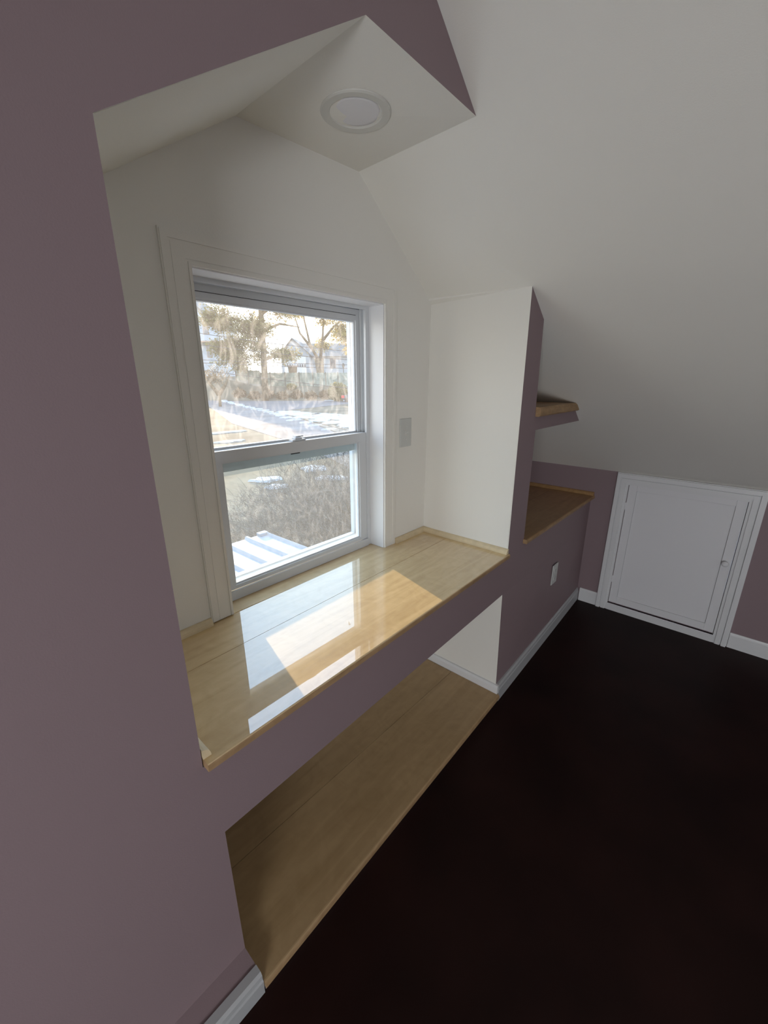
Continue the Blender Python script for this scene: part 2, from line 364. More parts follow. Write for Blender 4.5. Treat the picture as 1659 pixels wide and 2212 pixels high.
ZL_, ZR_ = .728, .735
ledge = tag(empty('window_ledge', (.7, .23, .70)), 'glossy varnished pale plywood ledge under the window, lit by a sun patch', 'ledge')
plank_top('board', .002, 1.4120, (-.0245, -.0135), (.288, .311), (ZL_, ZR_), .020, M['sill'], ledge, nose=.006)
plank_top('board', .002, 1.4110, (.2895, .3125), (D - .001, D - .001), (ZL_, ZR_), .020, M['sill'], ledge)
bm = bmesh.new(); box(bm, xa + .002, xb - .002, D - .001, .565, .70, .7315)
obj('board', bm, M['sill'], ledge)
def qobj(name, a, b, n, parent, m='quarter', r=.018):
    bm = bmesh.new(); quarter(bm, a, b, n, r); return obj(name, bm, M[m], parent)
qobj('quarter_round', (.002, -.004, ZL_), (.002, D - .002, ZL_), (1, 0, 0), ledge)
qobj('quarter_round', (1.4115, -.004, ZR_), (1.4115, D - .002, ZR_), (-1, 0, 0), ledge)
qobj('quarter_round', (.002, D - .001, ZL_), (.262, D - .001, ZL_ + .001), (0, -1, 0), ledge)
qobj('quarter_round', (1.1785, D - .001, ZR_ - .001), (1.411, D - .001, ZR_), (0, -1, 0), ledge)

step = tag(empty('low_step', (.7, .2, 0)), 'long low plywood step in the recess at floor level', 'step')
plank_top('board', .031, 1.3400, (-.0860, -.0605), (.2145, .2030), (.045, .045), .022, M['step'], step, nose=.009)
plank_top('board', .031, 1.3330, (.2160, .2045), (D - .002, D - .002), (.045, .045), .022, M['step'], step)
bm = bmesh.new(); loft(bm, [(.034, -.074, 0), (.034, -.060, 0), (.034, -.060, .0228), (.034, -.074, .0228)],
                          [(1.3330, -.0475, 0), (1.3330, -.034, 0), (1.3330, -.034, .0228), (1.3330, -.0475, .0228)])
o = obj('riser', bm, M['trim'], step); o['label'] = 'thin white strip under the nosing'

alc = tag(empty('alcove_shelf', (2.1, .2, .735)), 'large brown plywood shelf in the alcove beside the access door, with end moulding', 'shelf')
plank_top('board', 1.572, K - .001, (-.0215, -.0215), (.2495, .2495), (.757, .757), .021, M['shelf'], alc, nose=.008)
plank_top('board', 1.549, K - .001, (.2510, .2510), (D - .001, D - .001), (.757, .757), .021, M['shelf'], alc)
qobj('quarter_round', (K - .0005, -.016, .757), (K - .0005, D - .002, .757), (-1, 0, 0), alc, 'shelf')
ush = tag(empty('small_shelf', (1.8, .2, 1.345)), 'short narrow plywood shelf high in the alcove under the sloping ceiling', 'shelf')
bm = bmesh.new()
th = .040; zt2 = 1.3655
for (x0, x1, y0, y1, sl) in ((1.5585, 2.035, -.022, .0, False),):
    P = [(x0, y0 + .006, zt2), (x0, y0, zt2 - .008), (x0, y0, zt2 - th + .006), (x0, y0 + .006, zt2 - th), (x0, -.0005, zt2 - th), (x0, -.0005, zt2)]
    Q = []
    for (x, y, z) in P: Q.append(((1.402 + (1.807 - z) / .7122) - .004, y, z))
    loft(bm, P, Q)
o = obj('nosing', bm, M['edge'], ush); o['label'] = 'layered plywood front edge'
bm = bmesh.new(); prism(bm, [(1.549, .0005, 1.327), (2.065, .0005, 1.327), (2.020, .0005, 1.3655), (1.549, .0005, 1.3655)], (0, D - .003, 0))
obj('board', bm, M['shelf'], ush)

# ------------------------------------------------------------------ window
win = tag(empty('window_1', ((xa + xb) / 2, .55, .733)), 'white double hung window with two dusty panes in the niche', kind='structure')
# moulded casing
def casing(bm, layers):
    for (o_, i_, t) in layers:      # distances outside the opening edge
        box(bm, xa - o_, xa - i_, D - t, D, .733, zt + o_)
        box(bm, xb + i_, xb + o_, D - t, D, .733, zt + o_)
        box(bm, xa - i_, xb + i_, D - t, D, zt + i_, zt + o_)
bm = bmesh.new(); casing(bm, [(.0745, .004, .0052), (.071, .054, .0074), (.048, .014, .0064), (.008, 0, .0080)])
obj('casing', bm, M['white_wall'], win)
bm = bmesh.new(); jt = .004
box(bm, xa, xa + jt, D, .548, .7325, zt); box(bm, xb - jt, xb, D, .548, .7325, zt); box(bm, xa + jt, xb - jt, D, .548, zt - jt, zt)
obj('jamb', bm, M['trim'], win)
# vinyl frame
ia, ib = .3615, 1.0790
bm = bmesh.new()
box(bm, xa + jt, ia, .545, .555, .733, zt - jt); box(bm, ib, xb - jt, .545, .555, .733, zt - jt)
box(bm, ia, ib, .545, .555, 1.7435, zt - jt)
box(bm, xa + jt, .3455, .555, .66, .733, zt - jt); box(bm, 1.0955, xb - jt, .555, .66, .733, zt - jt)
box(bm, .3455, 1.0955, .555, .66, 1.7505, zt - jt)
box(bm, .3455, ia - .002, .5745, .580, .760, 1.7505); box(bm, ib + .002, 1.0955, .5745, .580, .760, 1.7505)
box(bm, ia, ib, .540, .66, .7325, .7640)
box(bm, ia, ib, .5390, .5450, .7640, .7675)
obj('frame', bm, M['vinyl'], win)
bm = bmesh.new()
box(bm, .3455, .3800, .640, .6590, .764, 1.7505); box(bm, 1.0820, 1.0955, .640, .6590, .764, 1.7505)
box(bm, .3455, 1.0955, .640, .6590, 1.736, 1.7505); box(bm, .3800, 1.0820, .636, .6590, .7640, .7700)
obj('outer_stop', bm, M['vinyl_out'], win)
def sash(name, x0, x1, z0, z1, y0, y1, st, tr_, br, gm, label):
    e = bmesh.new()
    box(e, x0, x0 + st, y0, y1, z0, z1); box(e, x1 - st, x1, y0, y1, z0, z1)
    box(e, x0 + st, x1 - st, y0, y1, z1 - tr_, z1); box(e, x0 + st, x1 - st, y0, y1, z0, z0 + br)
    # glazing bead step
    ym = (y0 + y1) / 2; b = .006
    box(e, x0 + st, x0 + st + b, ym - .006, y1, z0 + br, z1 - tr_); box(e, x1 - st - b, x1 - st, ym - .006, y1, z0 + br, z1 - tr_)
    box(e, x0 + st + b, x1 - st - b, ym - .006, y1, z1 - tr_ - b, z1 - tr_); box(e, x0 + st + b, x1 - st - b, ym - .006, y1, z0 + br, z0 + br + b)
    s = obj(name, e, M['vinyl'], win); s['label'] = label
    g = boxo('pane', (x0 + st + .001, x1 - st - .001, ym - .001, ym + .001, z0 + br + .001, z1 - tr_ - .001), gm)
    g.parent = s
    return s
low = sash('lower_sash', ia + .0015, ib - .0015, .768, 1.2580, .549, .574, .0400, .0365, .014, M['glass_low'], 'lower sash, closest to the room')
up = sash('upper_sash', .3470, 1.0940, 1.182, 1.7460, .582, .608, .0330, .0400, .0760, M['glass_up'], 'upper sash, set further out')
boxo('groove', (.3800, 1.0610, .5812, .5822, 1.7240, 1.7256), M['gap']).parent = up
boxo('label_sticker', (.70, .742, .5808, .5822, 1.206, 1.216), M['gap']).parent = up
# sash lock on the meeting rail
bm = bmesh.new(); box(bm, .690, .752, .552, .576, 1.2582, 1.2640); box(bm, .706, .738, .556, .580, 1.2640, 1.2705); box(bm, .716, .752, .566, .588, 1.2705, 1.2755)
o = obj('sash_lock', bm, M['vinyl'], bevel=.0012, seg=1); o.parent = low; o['label'] = 'small white latch'
for x_, s_ in ((.4045, 1), (1.0215, -1)):
    bm = bmesh.new(); box(bm, x_, x_ + s_ * .012, .6205, .6225, 1.168, 1.170); box(bm, x_ + s_ * .0105, x_ + s_ * .012, .6205, .6225, 1.150, 1.170)
    obj('screen_clip', bm, M['gap'], win)

# ------------------------------------------------------------------ recessed lamp, switch, outlet
lamp = tag(empty('ceiling_light', (.7165, .225, 2.149)), 'round recessed ceiling light in the niche ceiling, switched off', 'ceiling light')
c = Vector((.7165, .225, 2.1485))
bm = bmesh.new(); lathe(bm, [(.093, .004), (.093, -.006), (.089, -.0085), (.070, -.0075), (.0655, -.003), (.0655, .004)], c, (0, 0, 1), 64)
obj('trim_ring', bm, M['lamp_trim'], lamp, smooth=False)
bm = bmesh.new(); lathe(bm, [(.0655, .0), (.0650, -.0040), (.055, -.0052), (.02, -.0060), (.002, -.0061)], c, (0, 0, 1), 48)
obj('diffuser', bm, M['lamp_lens'], lamp, smooth=True)
def plate(name, c, hw, hh, label, cat, kind):
    e = tag(empty(name, c), label, cat); x, y, z = c
    boxo('cover_plate', (x - hw, x + hw, y - .006, y, z - hh, z + hh), M['plate'], e, bevel=.0022)
    if kind == 'switch':
        boxo('toggle_slot', (x - .006, x + .006, y - .0066, y - .004, z - .013, z + .013), M['lamp_trim'], e)
        bm = bmesh.new(); hexa(bm, [(x - .004, y - .006, z - .008), (x + .004, y - .006, z - .008), (x + .004, y - .006, z + .006), (x - .004, y - .006, z + .006),
                                    (x - .0035, y - .017, z + .004), (x + .0035, y - .017, z + .004), (x + .0035, y - .014, z + .012), (x - .0035, y - .014, z + .012)])
        obj('toggle', bm, M['plate'], e)
        for dz in (-.030, .030):
            bm = bmesh.new(); lathe(bm, [(.0035, .0), (.0035, -.0072), (.002, -.008)], (x, y, z + dz), (0, 1, 0), 12); obj('screw', bm, M['lamp_trim'], e)
    else:
        for dz in (-.024, .024):
            bm = bmesh.new(); box(bm, x - .016, x + .016, y - .008, y - .004, z + dz - .014, z + dz + .014)
            r = obj('receptacle', bm, M['plate'], e, bevel=.002)
            for dx in (-.006, .006): boxo('slot', (x + dx - .001, x + dx + .001, y - .0083, y - .0078, z + dz - .001, z + dz + .008), M['gap']).parent = r
            lathe_bm = bmesh.new(); lathe(lathe_bm, [(.0022, 0), (.0022, -.0004)], (x, y - .008, z + dz - .007), (0, 1, 0), 10); o = obj('slot', lathe_bm, M['gap']); o.parent = r
        bm = bmesh.new(); lathe(bm, [(.003, .0), (.003, -.0068), (.002, -.0072)], (x, y, z), (0, 1, 0), 12); obj('screw', bm, M['lamp_trim'], e)
    return e
plate('light_switch', (1.2480, D, 1.2485), .0400, .0630, 'white toggle light switch on the shaded wall right of the window', 'light switch', 'switch')
plate('wall_outlet', (2.0640, -.0075, .4010), .0390, .0620, 'white power outlet low on the mauve wall left of the access door', 'outlet', 'outlet')
# ================================================================== OUTSIDE

C0 = Vector((-.258, -.729, 0)); FW = Vector((.75156, .65966, 0)); RT = Vector((.65966, -.75156, 0))   # street grid: FW leads away from the house, RT runs along the fence
def L(r, d, z): p = C0 + RT * r + FW * d; return Vector((p.x, p.y, z))
ZG = -2.6
M['grass'] = mat('winter_lawn', (0.125, 0.118, 0.095), 0.95, 0.1, var=0.35, vscale=.35)
M['asphalt'] = mat('salted_asphalt', (0.130, 0.135, 0.144), 0.8, 0.3, var=0.25, vscale=.5)
M['asphalt2'] = mat('cross_street_asphalt', (0.103, 0.110, 0.126), 0.8, 0.3, var=0.12, vscale=.3)
M['gravel'] = mat('pale_gravel', (0.207, 0.189, 0.161), 0.95, 0.1, var=0.25, vscale=1.2)
M['snow'] = mat('old_snow', (0.36, 0.39, 0.43), 0.8, 0.2, var=0.2, vscale=1.5)
M['siding'] = mat('white_siding', (0.357, 0.403, 0.461), 0.7, 0.3)
M['shingle'] = mat('grey_shingles', (0.173, 0.179, 0.184), 0.9, 0.2, var=0.2, vscale=4)
M['winglass'] = mat('far_window_glass', (0.10, 0.12, 0.15), 0.1, 0.6)
M['brownwood'] = mat('brown_trim', (0.34, 0.25, 0.20), 0.8)
M['picket'] = mat('weathered_fence', (0.207, 0.242, 0.219), 0.9, 0.1, var=0.3, vscale=1.5)
M['post'] = mat('dark_fence_post', (0.081, 0.086, 0.081), 0.9)
M['bark'] = mat('bark', (0.150, 0.121, 0.086), 0.95, 0.1, var=0.4, vscale=3)
M['twig'] = mat('bare_twigs', (0.155, 0.145, 0.138), 0.9, 0.1, var=0.65, vscale=9)
M['bush'] = mat('brown_brush', (0.127, 0.098, 0.069), 0.95, 0.1, var=0.4, vscale=2)
M['metalroof'] = mat('white_corrugated_roof', (0.230, 0.259, 0.300), 0.45, 0.4, var=0.05, vscale=6)
M['dark'] = mat('dark_rubber', (0.03, 0.03, 0.035), 0.7)
M['truck'] = mat('dark_truck_paint', (0.07, 0.08, 0.10), 0.3)
M['red'] = mat('red_tail_lamp', (0.75, 0.05, 0.05), 0.3)
def leafmat(name, col):
    m = bpy.data.materials.new(name); m.use_nodes = True; t = m.node_tree
    for n in list(t.nodes): t.nodes.remove(n)
    o = t.nodes.new('ShaderNodeOutputMaterial'); a = t.nodes.new('ShaderNodeBsdfDiffuse'); b = t.nodes.new('ShaderNodeBsdfTranslucent'); mx = t.nodes.new('ShaderNodeMixShader')
    a.inputs[0].default_value = (*col, 1); b.inputs[0].default_value = (min(1, col[0] * 1.5), col[1] * 1.4, col[2], 1); mx.inputs[0].default_value = .45
    t.links.new(a.outputs[0], mx.inputs[1]); t.links.new(b.outputs[0], mx.inputs[2]); t.links.new(mx.outputs[0], o.inputs[0]); return m
M['leaf1'] = leafmat('olive_foliage', (0.22, 0.21, 0.11)); M['leaf2'] = leafmat('yellowing_foliage', (0.36, 0.31, 0.13)); M['leaf3'] = leafmat('dry_brush_leaves', (0.24, 0.19, 0.14))

def np_mesh(name, V, Fq, m, parent=None):
    me = bpy.data.meshes.new(name); n = len(Fq); k = Fq.shape[1]
    me.vertices.add(len(V)); me.vertices.foreach_set('co', V.astype(np.float32).ravel())
    me.loops.add(n * k); me.loops.foreach_set('vertex_index', Fq.astype(np.int32).ravel())
    me.polygons.add(n); me.polygons.foreach_set('loop_start', np.arange(0, n * k, k, dtype=np.int32))
    me.update(calc_edges=True); me.validate(); me.materials.append(m)
    o = bpy.data.objects.new(name, me); link(o, parent)
    if parent is not None: o.matrix_parent_inverse = Matrix.Translation(-Vector(parent.location))
    return o
def twig_mesh(name, P0, dirs, length, r0, m, parent, rng, segs=3, curl=.35):
    """thin three-sided tapering twigs"""
    n = len(P0); d = dirs / np.linalg.norm(dirs, axis=1, keepdims=True); P = P0.copy(); rings = []
    for s in range(segs + 1):
        u = np.cross(d, [0.3, 0.2, 1.0]); u /= np.linalg.norm(u, axis=1, keepdims=True) + 1e-9; w = np.cross(d, u)
        rad = (r0 * (1 - .8 * s / segs))[:, None]
        rings.append(np.stack([P + rad * (u * math.cos(a) + w * math.sin(a)) for a in (0, 2.1, 4.2)], 1))
        P = P + d * (length / segs)[:, None]
        d = d + rng.normal(0, curl, d.shape); d /= np.linalg.norm(d, axis=1, keepdims=True)
    V = np.stack(rings, 1).reshape(-1, 3); base = np.arange(n) * 3 * (segs + 1); F_ = []
    for s in range(segs):
        for k in range(3):
            a = base + s * 3 + k; b = base + s * 3 + (k + 1) % 3
            F_.append(np.stack([a, b, b + 3, a + 3], 1))
    return np_mesh(name, V, np.concatenate(F_), m, parent)
def leaf_mesh(name, P, size, m, parent, rng, aspect=.45):
    """small folded leaf sprays: two joined quads each"""
    n = len(P); d = rng.normal(0, 1, (n, 3)); d[:, 2] -= .4; d /= np.linalg.norm(d, axis=1, keepdims=True)
    u = np.cross(d, rng.normal(0, 1, (n, 3))); u /= np.linalg.norm(u, axis=1, keepdims=True); w = np.cross(d, u)
    s = size[:, None]; a = s * aspect
    V = np.stack([P, P + d * s * .5 + u * a, P + d * s, P + d * s * .5 + w * a * .6, P + d * s * .5 - u * a], 1).reshape(-1, 3)
    b = np.arange(n) * 5
    Fq = np.concatenate([np.stack([b, b + 1, b + 2, b + 3], 1), np.stack([b, b + 3, b + 2, b + 4], 1)])
    return np_mesh(name, V, Fq, m, parent)
rng = np.random.default_rng(4)
Rm = np.array([[RT.x, RT.y, 0], [FW.x, FW.y, 0], [0, 0, 1.0]])
def toW(a): return a @ Rm + np.array([C0.x, C0.y, 0])

# terrain
def hgt(r, d):
    plate_ = 0.0 + min(2.0, max(0.0, (-r - 26) * .25))
    t = min(1, max(0, (d - 84.5) / 4.5)); t = t * t * (3 - 2 * t)
    return ZG + (plate_ - ZG) * t
rs = [-260, -150, -90, -60] + [-48 + 2 * i for i in range(30)] + [20, 40, 90, 160, 260]; ds = [-6, 4, 10, 30, 60, 80] + [84 + .5 * i for i in range(12)] + [93, 100, 120, 160, 260, 420]
bm = bmesh.new(); grid = [[bm.verts.new(L(r, d, hgt(r, d))) for d in ds] for r in rs]
for i in range(len(rs) - 1):
    for j in range(len(ds) - 1): bm.faces.new((grid[i][j], grid[i + 1][j], grid[i + 1][j + 1], grid[i][j + 1]))
tag(obj('ground', bm, M['grass'], smooth=True), 'patchy winter lawn rising to a bank behind the road', kind='structure')
def slab(name, pts, z0, z1, m, label):
    bm = bmesh.new(); prism(bm, [L(r, d, z0) for r, d in pts], (0, 0, z1 - z0)); return tag(obj(name, bm, m), label, kind='structure')
slab('street', [(-52, 115), (-14.3, 55.6), (-8.85, 45.6), (-2.7, 30.8), (3.5, 19), (14, 6), (10, 3), (-.5, 17.5), (-5.8, 28.0), (-7.9, 30.8), (-14.5, 40.7), (-25.9, 64.4), (-62, 115)], ZG - .2, ZG + .03, M['asphalt'], 'worn grey street crossing diagonally')
slab('cross_street', [(-60, 84), (-26, 82.5), (-12, 83.8), (60, 80), (60, 74.5), (-5.8, 74.5), (-12.1, 60.2), (-14.4, 55.6), (-22, 68)], ZG - .2, ZG + .045, M['asphalt2'], 'blue grey cross street below the bank')
slab('gravel_verge', [(-8.0, 43.5), (-2.7, 35.5), (2, 26), (3.2, 19.4), (-2.6, 30.9), (-8.6, 45)], ZG - .2, ZG + .06, M['gravel'], 'pale gravel verge beside the street')
# snow: irregular flat drifts
def drift(bm, r, d, a, b, rot, h=.10, n=22):
    ph = [random.uniform(0, 6.28) for _ in range(4)]; top = []; bot = []
    for k in range(n):
        t = k * 2 * math.pi / n; q = 1 + .25 * math.sin(2 * t + ph[0]) + .2 * math.sin(5 * t + ph[1]) + .12 * math.sin(9 * t + ph[2])
        x, y = a * q * math.cos(t), b * q * math.sin(t); x, y = x * math.cos(rot) - y * math.sin(rot), x * math.sin(rot) + y * math.cos(rot)
        bot.append(bm.verts.new(L(r + x, d + y, ZG + .02))); top.append(bm.verts.new(L(r + x * .9, d + y * .9, ZG + h)))
    for k in range(n): bm.faces.new((bot[k], bot[(k + 1) % n], top[(k + 1) % n], top[k]))
    bm.faces.new(top)
random.seed(5); bm = bmesh.new()
for (r, d, a, b, ro) in [(-10.5, 52, 2.6, 2.6, .5), (-7.0, 50, 2.4, 2.0, .2), (-8.8, 47.5, 1.6, 1.0, .9), (-5.4, 46, 2.2, 1.8, .4), (-4.2, 42, 1.7, 1.6, .2), (-6.6, 43.5, 1.2, .9, .3),
                         (-3.2, 38.5, 1.0, 1.4, .1), (-12.4, 55.5, 1.2, 1.0, 0), (-3.4, 49, 1.6, 2.0, 0), (-1.5, 44, 1.8, 2.6, 0), (-9.6, 25.4, .9, .5, .4), (-8.4, 27.2, .6, .3, .4), (-10.4, 28.5, .9, .35, .6),
                         (-4.9, 17.2, .7, .35, .2), (-4.2, 16.0, .5, .25, .6), (-3.3, 19.5, .7, .5, .2), (-2.2, 17.5, .6, .4, .2), (-12.5, 33.5, 1.4, .35, .75), (-6.8, 84.6, 1.3, .5, 0), (-10.2, 84.4, 1.2, .4, 0)]:
    drift(bm, r, d, a, b, ro)
for i in range(26):                     # ploughed edge along the street
    t = i / 25; drift(bm, -40 + 37 * t + random.uniform(-.3, .3), 99.5 - 66.5 * t + random.uniform(-.3, .3), .7, .22 + .5 * (1 - t), .9, h=.16, n=12)
tag(obj('snow', bm, M['snow']), 'thin leftover snow patches on the lawn beside the street', 'snow', kind='stuff')

# porch roof just below the window
pr_ = tag(empty('porch_roof', (1.4, 2.4, -.3)), 'white corrugated metal porch roof just outside below the window', 'roof')
bm = bmesh.new(); prof = []; x = -1.6; x_end = 2.365
while x < x_end - .01:
    prof += [(x, -.3), (min(x + .195, x_end), -.3), (min(x + .21, x_end), -.268), (min(x + .235, x_end), -.268), (min(x + .25, x_end), -.3)]; x += .25
prof = [p for i, p in enumerate(prof) if i == 0 or p != prof[i - 1]]
for y0, y1, dz0, dz1 in ((.72, 3.49, .04, 0),):
    a = [bm.verts.new((px, y0, pz + dz0)) for px, pz in prof]; b = [bm.verts.new((px, y1, pz + dz1)) for px, pz in prof]
    a2 = [bm.verts.new((px, y0, pz + dz0 - .006)) for px, pz in prof]; b2 = [bm.verts.new((px, y1, pz + dz1 - .006)) for px, pz in prof]
    for i in range(len(a) - 1):
        bm.faces.new((a[i], a[i + 1], b[i + 1], b[i])); bm.faces.new((a2[i + 1], a2[i], b2[i], b2[i + 1])); bm.faces.new((b[i], b[i + 1], b2[i + 1], b2[i]))
    bm.faces.new((a[-1], a2[-1], b2[-1], b[-1]))
obj('roof_sheet', bm, M['metalroof'], pr_)
bm = bmesh.new(); box(bm, 2.26, 2.375, 3.42, 3.50, -.302, -.262); obj('edge_flashing', bm, M['metalroof'], pr_, bevel=.006)
bm = bmesh.new(); box(bm, -1.55, 2.30, .72, 3.40, -.46, -.31); obj('roof_deck', bm, M['siding'], pr_)
for px in (-1.4, 2.15): boxo('porch_post', (px, px + .12, 3.2, 3.32, ZG, -.46), M['siding'], pr_)

# the big bare shrub
sh = tag(empty('bare_shrub', L(-.1, 6.7, ZG)), 'large leafless grey twiggy shrub filling the lower pane', 'shrub')
n = 42000
q = rng.normal(0, 1, (n, 3)); q /= np.linalg.norm(q, axis=1, keepdims=True); q[:, 2] = np.abs(q[:, 2]) * 1.0 - .25 * rng.random(n)
rad = rng.random(n) ** .45
loc = q * rad[:, None] * np.array([3.3, 1.9, 1.95]) + np.array([-.1, 7.0, -1.25]); loc[:, 2] -= .16 * np.clip(-(loc[:, 0] + .2), 0, 3)
loc[:, 2] = np.maximum(loc[:, 2], ZG + .05)
dr = q * .6 + rng.normal(0, .6, (n, 3)); dr[:, 2] += .45
twig_mesh('twigs', toW(loc), dr @ Rm, rng.uniform(.10, .34, n), rng.uniform(.0016, .0042, n), M['twig'], sh, rng)['kind'] = 'stuff'
n2 = 260
p0 = np.stack([rng.normal(.2, .5, n2), rng.normal(6.8, .4, n2), np.full(n2, ZG)], 1); dd = np.stack([rng.normal(0, .55, n2), rng.normal(0, .45, n2), np.ones(n2)], 1)
twig_mesh('stems', toW(p0), dd @ Rm, rng.uniform(1.6, 2.6, n2), rng.uniform(.008, .018, n2), M['bark'], sh, rng, segs=6, curl=.14)['kind'] = 'stuff'

# sun corridor: the low sun reaches the pane between the crowns
SD = np.array([.27, 1.0, .20]); SD /= np.linalg.norm(SD); SO = np.array([.72, .57, 1.2])
def clear_of_sun(P, rad=1.1):
    v = P - SO; t = v @ SD; return np.linalg.norm(v - t[:, None] * SD, axis=1) > rad
def tree(name, base, trunk, limbs, crown, leaf, label, nleaf, size, droop=.0, s=1.0):
    """base (r,d,z); trunk list of (dr,dz,rad); limbs: lists of (dr,dd,dz); crown: list of ellipsoids (dr,dd,dz,a,b,c)"""
    if s != 1.0:                       # same tree, grown s times larger and standing s times farther away
        nb = (base[0] * s, base[1] * s, hgt(base[0] * s, base[1] * s)); off = 1.48 - 1.48 * s + base[2] * s - nb[2]
        trunk = [(a * s, z * s + (off if z else 0), r * s) for a, z, r in trunk]; limbs = [[(a * s, b * s, z * s + off) for a, b, z in l] for l in limbs]
        crown = [(a * s, b * s, z * s + off, ra * s, rb * s, rc * s) for a, b, z, ra, rb, rc in crown]; base = nb; size *= s
    t = tag(empty(name, L(*base)), label, 'tree')
    bm = bmesh.new()
    tube(bm, [L(base[0] + a, base[1], base[2] + z) for a, z, r in trunk], [r for a, z, r in trunk], 10)
    obj('trunk', bm, M['bark'], t, smooth=True)
    for l in limbs:
        bm = bmesh.new(); k = len(l); tube(bm, [L(base[0] + a, base[1] + b, base[2] + z) for a, b, z in l], [.34 * (1 - .75 * i / (k - 1)) for i in range(k)], 7)
        obj('branch', bm, M['bark'], t, smooth=True)
    P = []; B0 = []; BD = []
    tot = sum(c_[3] * c_[4] * c_[5] for c_ in crown)
    for (a, b, z, ra, rb, rc) in crown:
        m_ = int(nleaf * ra * rb * rc / tot); qq = rng.normal(0, 1, (m_, 3)); qq /= np.linalg.norm(qq, axis=1, keepdims=True)
        rr = rng.random(m_) ** .5; nc = 46; cc = rng.normal(0, 1, (nc, 3)); cc /= np.linalg.norm(cc, axis=1, keepdims=True); cc *= rng.uniform(.25, 1, (nc, 1)); ci = rng.integers(0, nc, m_)
        clump = cc[ci] * .85 + rng.normal(0, 1, (m_, 3)) * [.17, .17, .10]; clump[:, 2] -= droop * np.abs(rng.normal(0, .9, m_))
        P.append(clump * [ra, rb, rc] + [base[0] + a, base[1] + b, base[2] + z])
        mb = m_ // 12; qb = rng.normal(0, 1, (mb, 3)); qb /= np.linalg.norm(qb, axis=1, keepdims=True)
        B0.append(qb * .35 * [ra, rb, rc] + [base[0] + a, base[1] + b, base[2] + z]); BD.append(qb * [1, 1, .6] + [0, 0, .1 - droop])
    P = toW(np.concatenate(P)); P = P[clear_of_sun(P)]
    if nleaf: leaf_mesh('foliage', P, rng.uniform(size * .6, size * 1.3, len(P)), M[leaf], t, rng)['kind'] = 'stuff'
    B0 = toW(np.concatenate(B0)); BD = np.concatenate(BD) @ Rm; ok = clear_of_sun(B0, 2.5); B0, BD = B0[ok], BD[ok]
    twig_mesh('small_branches', B0, BD, rng.uniform(1.0, 2.6, len(B0)), rng.uniform(.03, .06, len(B0)), M['bark'], t, rng, segs=4, curl=.18)['kind'] = 'stuff'
    return t
tree('evergreen_tree', (-16.2, 60, ZG), [(-.2, 0, .46), (0, 5, .40), (.1, 9, .36), (.2, 15, .3), (.2, 20, .15)],
     [[(0, 0, 6.5), (2, .3, 7.2), (4.4, .5, 6.4)], [(0, 0, 8.2), (-2.4, -.3, 9.0), (-5.4, -.4, 8.0)], [(0, 0, 10), (2.4, .4, 11), (5, .4, 10.6)], [(0, 0, 9.5), (-3, 0, 11.5), (-6.5, 0, 12)], [(0, 0, 12), (2.5, 0, 13.6), (4.5, 0, 14)]],
     [(-4.2, 0, 8.0, 3.6, 2.2, 2.4), (-1.0, 0, 10.5, 3.0, 2.4, 2.6), (-5.6, 0, 11.6, 3.4, 2.2, 2.0), (2.6, 0, 7.4, 2.8, 1.8, 1.4), (-3.2, -.5, 6.2, 1.8, 1.6, 1.6), (3.2, 0, 12.4, 2.4, 1.6, 1.2), (0, 0, 15.5, 5, 3, 2.6), (-.6, 0, 7.6, 1.6, 1.6, 1.8)],
     'leaf1', 'tall evergreen with drooping olive branches, left half of the upper pane', 22000, .22, .15, s=1.41)
tree('forked_tree', (-10.4, 72, ZG), [(.0, 0, .80), (.05, 5.0, .62), (-.1, 7.2, .75)],
     [[(-.2, 0, 7.0), (-1.4, 0, 9.2), (-2.2, .2, 13), (-2.5, .2, 18)], [(.1, 0, 7.0), (.6, 0, 9.8), (.9, .2, 13.5), (1.2, .2, 19)], [(-1.2, 0, 8.8), (-3.0, .3, 11), (-3.8, .3, 14)], [(.7, 0, 10), (2.6, -.3, 12), (4.6, -.3, 13.4)], [(.9, 0, 13), (-.4, 0, 15.5), (-.8, 0, 18)]],
     [(4.0, 0, 11.2, 2.6, 2, 2.6), (1.2, 0, 14.2, 3.2, 2, 2.2), (5.5, 0, 8.6, 1.8, 1.6, 1.6), (-2.6, 0, 14.6, 1.6, 1.4, 1.8), (.4, .6, 9.2, 1.8, 1.2, 1.2)],
     'leaf2', 'broad tree with a forked trunk and yellowish leaves, right of the evergreen', 7500, .26, .05, s=1.31)
tree('bare_ornamental_tree', (-25.0, 66, hgt(-25, 66)), [(0, 0, .22), (.1, 1.8, .18)], [[(0, 0, 1.8), (-1.2, 0, 3.4), (-1.8, 0, 4.6)], [(0, 0, 1.8), (1.1, 0, 3.2), (1.9, 0, 4.6)]],
     [(0, 0, 4.2, 2.4, 1.6, 1.5)], 'leaf3', 'small grey tree with bare branches before the white house at left', 500, .22, -.3)
bank = [(-28.5, 86.2, 2.6), (-25.6, 85.9, 2.4), (-22.8, 86.2, 2.3), (-20.0, 85.8, 2.4), (-17.2, 86.1, 2.3), (-14.4, 85.8, 2.6), (-11.6, 86.1, 2.4), (-8.8, 85.9, 2.2), (-5.4, 86.0, 2.2)]
bwords = ['at the far left end of the bank', 'second from the left end of the bank', 'just left of the evergreen trunk', 'below the evergreen trunk', 'just right of the evergreen trunk', 'in the middle of the bank', 'below the forked tree', 'left of the round shrub', 'beside the vehicle at the right end']
